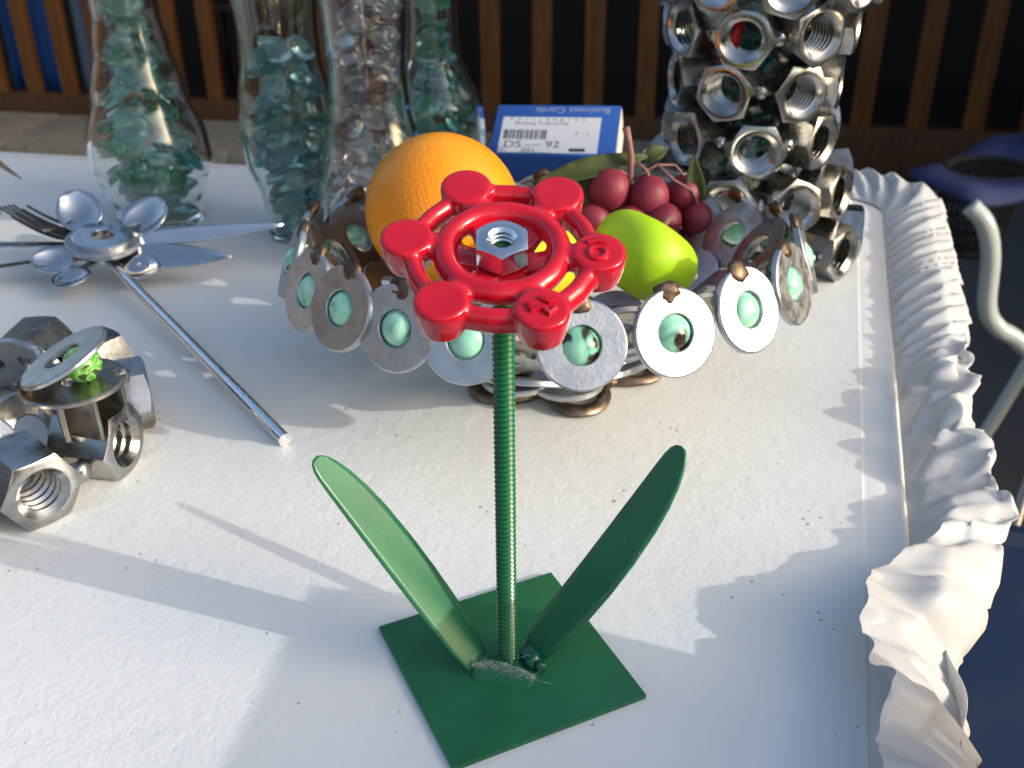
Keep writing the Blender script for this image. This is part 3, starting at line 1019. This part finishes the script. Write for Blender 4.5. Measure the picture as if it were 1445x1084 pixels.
def filling(loc, prof, mt, label, zmax, n_, kinds, th=.5, smin=.8, smax=1.25, z0=1.0):
    t = thing('glass_filling', label, 'glass pieces', loc)
    ms_ = [variant(k, mt) for k in kinds]
    placed = []
    tries = 0
    while len(placed) < n_ and tries < n_ * 60:
        tries += 1
        z = rnd(z0 + .45, zmax)
        s_ = rnd(smin, smax)
        rm = interp(prof, z) - th - .62 * s_
        rm = min(rm, interp(prof, max(z0, z - .8)) - th - .6 * s_, interp(prof, z + .8) - th - .6 * s_)
        if rm < .15: rm = .15
        a = rnd(0, 2 * PI); q = rm * math.sqrt(rnd(.3, 1))
        p = Vector((q * math.cos(a), q * math.sin(a), z))
        if any((p - e).length < (s_ + es) * .43 for e, es in placed):
            continue
        placed.append((p, s_))
        lean = rnd(.0, .9)
        obj('glass_piece', random.choice(ms_), None, t, p, facing((math.cos(a) * lean + rnd(-.5, .5), math.sin(a) * lean + rnd(-.5, .5), 1), rnd(0, 360)), s_ * .82)
    return t
V1 = [(4.7, 0), (4.3, .9), (4.2, 1.6), (5.2, 4), (6.0, 6.0), (5.8, 8), (4.5, 13), (3.6, 17), (3.15, 20), (3.2, 23), (3.9, 27), (4.8, 31)]
vase((-35.4, 63.4, 0), V1, 'vase_clear', 'tall hourglass glass vase full of green glass standing behind the cutlery flower', .45, .6)
filling((-35.4, 63.4, 0), V1, 'cullet_green', 'green and clear glass pieces filling the hourglass vase', 29, 120, chips, .6, 1.15, 1.95, .6)
V2 = [(2.9, 0), (2.9, 1.2), (3.2, 4), (4.3, 8), (4.55, 11), (4.2, 14), (3.7, 17), (3.6, 20), (4.0, 24), (4.4, 29)]
vase((-20.4, 58.6, 0), V2, 'vase_green', 'slim bluish glass vase filled two thirds with teal glass pieces', .4, .5)
filling((-20.4, 58.6, 0), V2, 'cullet_teal', 'teal glass pieces in the slim bluish vase', 18.3, 95, chips, .5, 1.05, 1.7, .5)
V3 = [(4.6, 0), (4.7, 1.5), (5.5, 4), (5.4, 6), (4.5, 10), (3.75, 14), (3.5, 17), (3.7, 21), (4.2, 26), (4.6, 31)]
vase((-11.9, 53.6, 0), V3, 'vase_clear', 'thick clear glass vase full of clear glass rings and discs behind the orange', .62, .7)
filling((-11.9, 53.6, 0), V3, 'cullet_clear', 'clear glass rings and discs filling the thick clear vase', 29, 105, chips[:4] + [ringm, cupm, ringm, cupm], .7, 1.0, 1.55, .7)
V4 = [(4.6, 0), (4.8, 1.5), (4.9, 8), (4.7, 11), (3.4, 13.4), (2.5, 15.5), (2.3, 19), (2.4, 26), (2.6, 31)]
vase((-7.0, 66.3, 0), V4, 'vase_green', 'bottle shaped glass vase with narrow neck and green glass behind the orange', .4, .5)
filling((-7.0, 66.3, 0), V4, 'cullet_green', 'dark green glass pieces in the bottle shaped vase', 27, 85, chips, .5, 1.0, 1.6, .5)

# ================================================================== NUT VASE
NV = Vector((21.8, 54.2, 0))
nv = thing('nut_vase', 'tall column vase welded from rings of steel hex nuts beside the fruit bowl', 'vase', NV)
nb = nut_mesh('hex_nut', 4.5, 3.5, 1.62, 7)
ROWS = [(2.45, 9.2, 11, 11.3, 0), (7.1, 7.6, 10, 16, -4), (11.7, 5.75, 7, -8, 0), (16.3, 5.55, 7, 20, 0), (20.9, 6.3, 8, 24, 0), (25.4, 8.2, 10, 0, 6), (29.9, 9.4, 11, 4, 10)]
for z, r_, cnt, off, tilt in ROWS:
    for k in range(cnt):
        a = -90 + off + 360 / cnt * k + rnd(-1.5, 1.5)
        ra = radial(a, 1, 0)
        n_ = ra * math.cos(R(tilt)) - Vector((0, 0, math.sin(R(tilt))))
        obj('hex_nut', nb, 'nut_steel', nv, radial(a, r_, z + rnd(-.15, .15)), facing(n_, random.choice((0, 30, 12, 45)) + rnd(-6, 6)))
        lump('weld_bead', radial(a + 180 / cnt, r_ + .5, z + rnd(-.3, .3)), (.62, .62, .62), 'nut_steel', nv, k, .3, 10, 7)
VL = [(4.6, .3), (5.2, 2), (5.0, 5), (4.6, 8), (3.6, 12), (3.4, 16), (3.6, 20), (4.2, 24), (5.0, 28), (5.6, 31)]
vase(NV, VL, 'vase_green', 'glass liner vase standing inside the column of hex nuts', .3, 1.0)
filling(NV, VL, 'cullet_dark', 'dark teal glass pieces inside the column of hex nuts', 27, 90, chips, .5, .8, 1.2, 1.0)
rr_ = MB().tube([radial(-118, 5.2, 22.6), radial(-122, 5.9, 20.2), radial(-128, 5.9, 18.4), radial(-124, 5.2, 17.6)], [.3, .5, .55, .2], 8, flat=.3).build('red_ribbon', 'red_ribbon', None, NV, sharp=180)
tag(rr_, 'scrap of red ribbon caught between the hex nuts', 'ribbon')

# ================================================================== NUT BOWL
NB = Vector((-35.5, 20.1, 0))
nbw = thing('nut_bowl', 'bowl welded from large hex nuts and washers with a lime green marble', 'bowl', NB)
nbm = nut_mesh('hex_nut', 4.4, 4.2, 1.42, 6)
for k in range(11):
    a = -46 + 360 / 11 * k
    obj('hex_nut', nbm, 'nut_steel', nbw, radial(a, 9.4, 2.25), facing(radial(a + rnd(-3, 3), 1, 0), (30, 26, 34)[k % 3]))
    lump('weld_bead', radial(a + 16.4, 10.4, 2.0 + rnd(-.4, .4)), (.75, .75, .7), 'nut_steel', nbw, k, .3, 10, 7)
    # upright washers bracing the rim
    wq = radial(a + 16.4, 6.4, 3.3)
    obj('washer', wz, 'zinc_washer', nbw, wq, facing(radial(a + 16, 1, .5)), 1.05)
wl = washer_mesh('washer', 3.15, .7, .34)
wu = washer_mesh('washer', 2.95, 1.15, .34)
lm = MB().sphere((0, 0, 0), 1.15, 24, 14).mesh('marble')
pl_ = MB().box((0, 0, 0), (.32, 2.5, 3.0)).mesh('strut', bevel=.05)
for a, main in ((-17, 1), (-118, 0), (172, 0)):
    c_ = radial(a, 9.2, 6.7)
    tq_ = Quaternion((0, 0, 1), R(a + 19))
    def tr_(v_):
        q = Vector(v_); q.rotate(tq_); return q
    obj('washer', wl, 'dull_steel', nbw, c_, facing(tr_((-.02, .02, 1)).normalized()))
    nn = tr_((-.42, -.05, .90)).normalized()
    obj('washer', wu, 'zinc_washer', nbw, c_ + tr_((-.25, 0, 1.75)), facing(nn))
    obj('marble', lm, 'lime_marble', nbw, c_ + tr_((.75, .1, 1.22)))
    lump('weld_bead', c_ + tr_((-2.6, -.9, .35)), (.5, .5, .4), 'rust_weld', nbw, 3, .3, 10, 7)
    lump('weld_bead', c_ + tr_((2.6, .9, -.1)), (.6, .6, .55), 'dull_steel', nbw, 5, .3, 10, 7)
    for dx, dy, rz in ((-.9, -.9, 28), (1.5, .9, 75), (.6, -1.4, 70)):
        obj('strut', pl_, 'dull_steel', nbw, c_ + tr_((dx, dy, -1.6)), Quaternion((0, 0, 1), R(rz + a + 19)))

# ================================================================== CUTLERY FLOWER
def spoon_st(L, hl, hw, bw, bl, depth, lift):
    st = []
    for k in range(9):
        t = k / 8; st.append((t * hl, -hw * (1 - .3 * t), hw * (1 - .3 * t), lift * t, 0))
    for k in range(1, 13):
        t = k / 12; w_ = bw * math.sqrt(max(0, 1 - (2 * t - 1) ** 2)) * (1 - .12 * (2 * t - 1)) + .04
        st.append((hl + t * bl, -w_, w_, lift, depth * math.sin(PI * t)))
    return st
def petal(parent, name, st, loc, az, el, roll=0, mt='spoon_steel', extra=None, nc=8):
    mb_ = MB().strip(st, nc)
    if extra: extra(mb_)
    q = Quaternion((0, 0, 1), R(az)) @ Quaternion((0, 1, 0), R(-el)) @ Quaternion((1, 0, 0), R(roll))
    o = mb_.build(name, mt, parent, loc, q, sharp=60); solid(o, .12)
    return o
CF = Vector((-36.2, 49.2, 0))
cf = thing('cutlery_flower', 'flower made of spoons, forks and knife blades lying with its steel rod on the table', 'sculpture', CF)
ws = washer_mesh('washer', 3.2, .95, .55)
HT = (.10, -.10, .99)
obj('washer', ws, 'zinc_washer', cf, (0.2, -.2, 3.3), facing(HT))
obj('washer', washer_mesh('washer', 2.6, .9, .5), 'spoon_steel', cf, (.3, -.25, 3.75), facing(HT))
lump('hub', (.1, 0, 2.6), (1.7, 1.6, .7), 'dull_steel', cf, 2, .2, 20, 12)
kn = [(t * 15.6, -.85 * math.sin(PI * (.16 + .80 * t)) * (1 - .1 * t), .75 * math.sin(PI * (.16 + .8 * t)), .7 * t, .02) for t in [k / 14 for k in range(15)]]
petal(cf, 'knife_blade', kn, (.6, .6, 2.9), 6, 3, 60)
kn2 = [(t * 11.5, -1.3 * math.sin(PI * (.15 + .82 * t)), 1.3 * math.sin(PI * (.15 + .82 * t)), .5 * t, .15) for t in [k / 14 for k in range(15)]]
petal(cf, 'knife_blade', kn2, (.8, -.8, 2.2), -8, 1, 35)
sp = spoon_st(0, 1.6, .5, 1.9, 4.4, .75, .5)
petal(cf, 'spoon_bowl', sp, (.8, .7, 2.7), 40, 26, 25)
petal(cf, 'spoon_bowl', sp, (-.4, .6, 2.7), 135, 36, -20)
sp2 = spoon_st(0, 1.8, .5, 1.5, 3.6, .5, .2)
petal(cf, 'spoon_bowl', sp2, (-.4, -.9, 2.0), 200, 4, -30)
petal(cf, 'spoon_bowl', sp2, (1.0, -.9, 2.0), -30, -4, 20)
petal(cf, 'spoon_bowl', sp2, (-.2, -1.3, 2.0), -110, -6, 0)
hd = [(t * 14, -.42 - .25 * t, .42 + .25 * t, .1 * t, .05) for t in [k / 8 for k in range(9)]]
petal(cf, 'handle', hd, (-.6, -.1, 3.0), 183, 1, 0)
petal(cf, 'handle', hd, (-.6, -.4, 2.3), 192, -4, 10, 'dark_steel')
def fork(parent, loc, az, el, mt, roll=0, L=4.5):
    st = [(t * L, -.45 - .75 * max(0, t - .55) / .45, .45 + .75 * max(0, t - .55) / .45, .5 * t * t, .1) for t in [k / 9 for k in range(10)]]
    def tines(mb_):
        for y in (-1.02, -.34, .34, 1.02):
            ts = [(L + q * 4.6, y - .2 * (1 - .5 * q), y + .2 * (1 - .5 * q), .5 + .9 * q * q + .25 * q, 0) for q in [k / 6 for k in range(7)]]
            mb_.strip(ts, 1)
    return petal(parent, 'fork_head', st, loc, az, el, roll, mt, tines)
fork(cf, (-.8, .6, 2.5), 170, 11, 'dark_steel', 15, 4.2)
fork(cf, (-.3, .8, 2.5), 160, 5, 'dark_steel', -10, 4.0)
MB().tube([Vector((.75, -1.2, 1.9)), Vector((-14.9, 20.4, .47)) - CF], .47, 16).build('rod', 'chrome', cf, sharp=60)
# second cutlery flower standing further left: only its leaf tips reach into view
c2 = thing('cutlery_flower', 'upright cutlery flower with a rusty leaf tip beside the hourglass vase', 'sculpture', (-56.2, 64.5, 0))
MB().tube([(0, 0, 0.3), (0, 0, 18)], .45, 12).build('stem', 'dull_steel', c2)
obj('base_washer', washer_mesh('base_washer', 3.2, .4, .5), 'dull_steel', c2, (0, 0, .26))
rl = [(t * 9, -.45 * math.sin(PI * (.2 + .78 * t)), .45 * math.sin(PI * (.2 + .78 * t)), 0, .02) for t in [k / 10 for k in range(11)]]
petal(c2, 'leaf', rl, (.3, 0, 9.8), -4, -40, 60, 'rust_link')
petal(c2, 'spoon_bowl', spoon_st(0, 3.2, .45, 1.1, 5.0, .4, .2), (.3, -.4, 2.2), -40, -2, 20)
petal(c2, 'fork_head', hd, (0, 0, 16), 30, 40, 0, 'dark_steel')

# ================================================================== CAMP CHAIR, BIN, ADDED LIGHT BLOCKERS
ch = thing('camp_chair', 'blue folding camp chair with cup holder arm and pale metal tubes beyond the table', 'chair', (90, 130, GZ))
def rel(p): return Vector(p) - Vector((90, 130, GZ))
# armrest cloth with a round hole for the cup
hc = Vector((82.5, 136.5, -20)); hr = 6.2
outl = [(67.0, 132.5), (73.0, 119.8), (86, 124), (118, 139), (112, 166), (90, 153)]
mb = MB(); n_ = 48
inner = [(hc.x + hr * 1.15 * math.cos(2 * PI * k / n_), hc.y + hr * math.sin(2 * PI * k / n_)) for k in range(n_)]
outer = []
for k in range(n_):
    d = Vector((math.cos(2 * PI * k / n_), math.sin(2 * PI * k / n_), 0)); best = 1e9
    for i in range(len(outl)):
        a = Vector((*outl[i], 0)); b = Vector((*outl[(i + 1) % len(outl)], 0)); e = b - a
        den = d.x * e.y - d.y * e.x
        if abs(den) < 1e-9: continue
        w_ = a - Vector((hc.x, hc.y, 0))
        t = (w_.x * e.y - w_.y * e.x) / den; s_ = (w_.x * d.y - w_.y * d.x) / den
        if t > 0 and -1e-6 <= s_ <= 1 + 1e-6: best = min(best, t)
    outer.append((hc.x + d.x * best, hc.y + d.y * best))
vs = [rel((x, y, -20 - .02 * ((x - hc.x) ** 2) ** .5)) for x, y in inner] + [rel((x, y, -20 + .7 * math.sin(x * .3))) for x, y in outer]
fs = [(k, (k + 1) % n_, n_ + (k + 1) % n_, n_ + k) for k in range(n_)]
o = mb.add(vs, fs).build('armrest', 'chair_cloth', ch, sharp=60); solid(o, 1.1)
MB().torus((0, 0, 0), hr * 1.08, .7, 40, 8, 1).build('cup_ring', 'chair_binding', ch, rel((hc.x, hc.y, -20)), None).scale = (1.08, .95, 1)
pk = MB()
NP = 36
pr_ = [(6.3, 0), (6.2, -5), (5.9, -10), (5.4, -13.5), (3.2, -14.6), (1.0, -14.8)]
for k in range(NP):
    a0 = 2 * PI * k / NP
    for sgn in (1, -1):
        pk.tube([(q * math.cos(a0 + sgn * i * .16), q * math.sin(a0 + sgn * i * .16), z) for i, (q, z) in enumerate(pr_)], .16, 4, caps=False)
stuff(pk.build('cup_pocket', 'pocket_mesh', ch, rel((hc.x - 1, hc.y, -20.5)), sharp=180))
MB().torus((0, 0, 0), 5.6, .5, 36, 8).build('pocket_ring', 'chair_binding', ch, rel((hc.x - 1, hc.y, -33.5)))
def bez(pts, n=8):
    out = []
    P = [Vector(p) for p in pts]
    P = [P[0] * 2 - P[1]] + P + [P[-1] * 2 - P[-2]]
    for i in range(1, len(P) - 2):
        for k in range(n):
            t = k / n
            out.append(.5 * ((2 * P[i]) + (-P[i - 1] + P[i + 1]) * t + (2 * P[i - 1] - 5 * P[i] + 4 * P[i + 1] - P[i + 2]) * t * t + (-P[i - 1] + 3 * P[i] - 3 * P[i + 1] + P[i + 2]) * t ** 3))
    out.append(P[-2]); return out
MB().tube([rel(p) for p in bez([(72.6, 119, -20.0), (75.2, 118, -22.8), (77.2, 118, -28.2), (78.5, 118, -37), (81.2, 118, -41), (87.4, 117.5, -45.5), (108, 112, -66), (126, 107, GZ + .6)])], 1.55, 12).build('tube', 'tube_paint', ch, sharp=180)
MB().tube([rel(p) for p in bez([(112, 160, -20.6), (113, 160, -30), (112, 158, -60), (96, 150, GZ + .6)])], 1.5, 10).build('tube', 'tube_paint', ch, sharp=180)
MB().tube([rel(p) for p in bez([(114, 150, -42), (100, 128, -60), (84, 104, GZ + .6)])], 1.2, 10).build('tube', 'dull_steel', ch, sharp=180)
seat = MB()
vs = []; fs = []
for i in range(13):
    for j in range(9):
        x = 104 + 60 * i / 12; y = 112 + 46 * j / 8
        vs.append(rel((x, y, -42 - 4 * math.sin(PI * i / 12) * math.sin(PI * j / 8))))
for i in range(12):
    for j in range(8):
        a = i * 9 + j; fs.append((a, a + 9, a + 10, a + 1))
o = seat.add(vs, fs).build('seat', 'chair_cloth', ch, sharp=180); solid(o, .5)
vs = []; fs = []
for i in range(13):
    for j in range(9):
        x = 112 + 60 * i / 12; y = 160 + 9 * j / 8 + 5 * math.sin(PI * i / 12)
        vs.append(rel((x, y, -44 + 70 * j / 8)))
for i in range(12):
    for j in range(8):
        a = i * 9 + j; fs.append((a, a + 9, a + 10, a + 1))
o = MB().add(vs, fs).build('backrest', 'chair_cloth', ch, sharp=180); solid(o, .5)

tb = thing('storage_tote', 'dark blue plastic tote box on the ground beside the white table skirt', 'tote', (66, 34, GZ), -14)
mb = MB()
def rrect(a, b, r_, z, n_=6):
    pts_ = []
    for cx, cy, a0 in ((a - r_, b - r_, 0), (-a + r_, b - r_, 90), (-a + r_, -b + r_, 180), (a - r_, -b + r_, 270)):
        for k in range(n_ + 1):
            q = R(a0 + 90 * k / n_); pts_.append((cx + r_ * math.cos(q), cy + r_ * math.sin(q), z))
    return pts_
def loft(levels_):
    mb_ = MB(); vs_ = []; fs_ = []
    L_ = [rrect(*q) for q in levels_]; n_ = len(L_[0])
    for q in L_: vs_ += q
    for i in range(len(L_) - 1):
        for k in range(n_):
            q = (k + 1) % n_; fs_.append((i * n_ + k, i * n_ + q, (i + 1) * n_ + q, (i + 1) * n_ + k))
    fs_.append(tuple(range(n_ - 1, -1, -1))); fs_.append(tuple((len(L_) - 1) * n_ + k for k in range(n_)))
    return mb_.add(vs_, fs_)
loft([(18, 24, 4, 0), (19, 25, 4, .6), (22, 28, 5, 52), (22.3, 28.3, 5, 53)]).build('body', 'bin_blue', tb, sharp=35)
loft([(23.2, 29.2, 5.5, 50), (24, 30, 6, 50.8), (24, 30, 6, 54.5), (23.2, 29.2, 5.5, 55.6), (21.4, 27.4, 5, 55.8), (20.6, 26.6, 5, 54.2)]).build('lid', 'bin_blue', tb, sharp=25)
for sy in (-1, 1):
    MB().box((0, sy * 30.4, 47), (14, 1.6, 6)).build('handle', 'bin_blue', tb, bevel=.5)

# unseen tents added for the light: one shades the railing, others darken metal reflections
def added_tent(label, loc, rz, mt):
    tent = thing('added_tent', label, 'tent', loc, rz, 'tents added out of view for the light')
    vs = []; fs = []
    for i in range(61):
        for j in range(9):
            vs.append((2.2 * math.sin(i * .9) * (1 - j / 9), i * 9.0, 2 + j / 8 * 268))
    for i in range(60):
        for j in range(8):
            a = i * 9 + j; fs.append((a, a + 9, a + 10, a + 1))
    o = MB().add(vs, fs).build('side_wall', mt, tent, sharp=180); solid(o, .4)
    rf_ = MB().add([(-14, -14, 262), (394, -14, 262), (394, 554, 262), (-14, 554, 262), (190, 150, 350), (190, 390, 350)], [(0, 1, 4), (1, 2, 5, 4), (2, 3, 5), (3, 0, 4, 5)]).build('roof', mt, tent, smooth=False); solid(rf_, .4)
    for px in (4, 380):
        for py in (0, 270, 540):
            MB().tube([(px, py, 0), (px, py, 264)], 2.4, 10).build('pole', 'tube_paint', tent)
added_tent('dark green canvas tent added out of view to shade the railing and chair', (310, 40, GZ), 0, 'canvas')
added_tent('dark blue canvas tent added behind the camera to darken reflections in the metal', (250, -430, GZ), -90, 'canvas_blue')
added_tent('brown canvas tent added out of view on the left to darken reflections in the metal', (-420, 300, GZ), 180, 'canvas_brown')

# unseen carton added past the near table corner to shade the table front
pz_ = thing('shade_carton', 'tall cardboard carton added out of view to shade the front of the table', 'carton', (33.5, -25.5, GZ), -10)
MB().box((0, 0, 56.6), (11, 30, 113)).build('carton', 'cardboard', pz_, bevel=.2)
MB().box((0, 0, 113.2), (2.4, 30.1, .12)).build('packing_tape', 'box_end', pz_)
for sx in (-1, 1):
    MB().box((sx * 2.75, 0, 113.13), (5.45, 29.9, .10)).build('flap', 'cardboard', pz_)

bpy.context.view_layer.update()
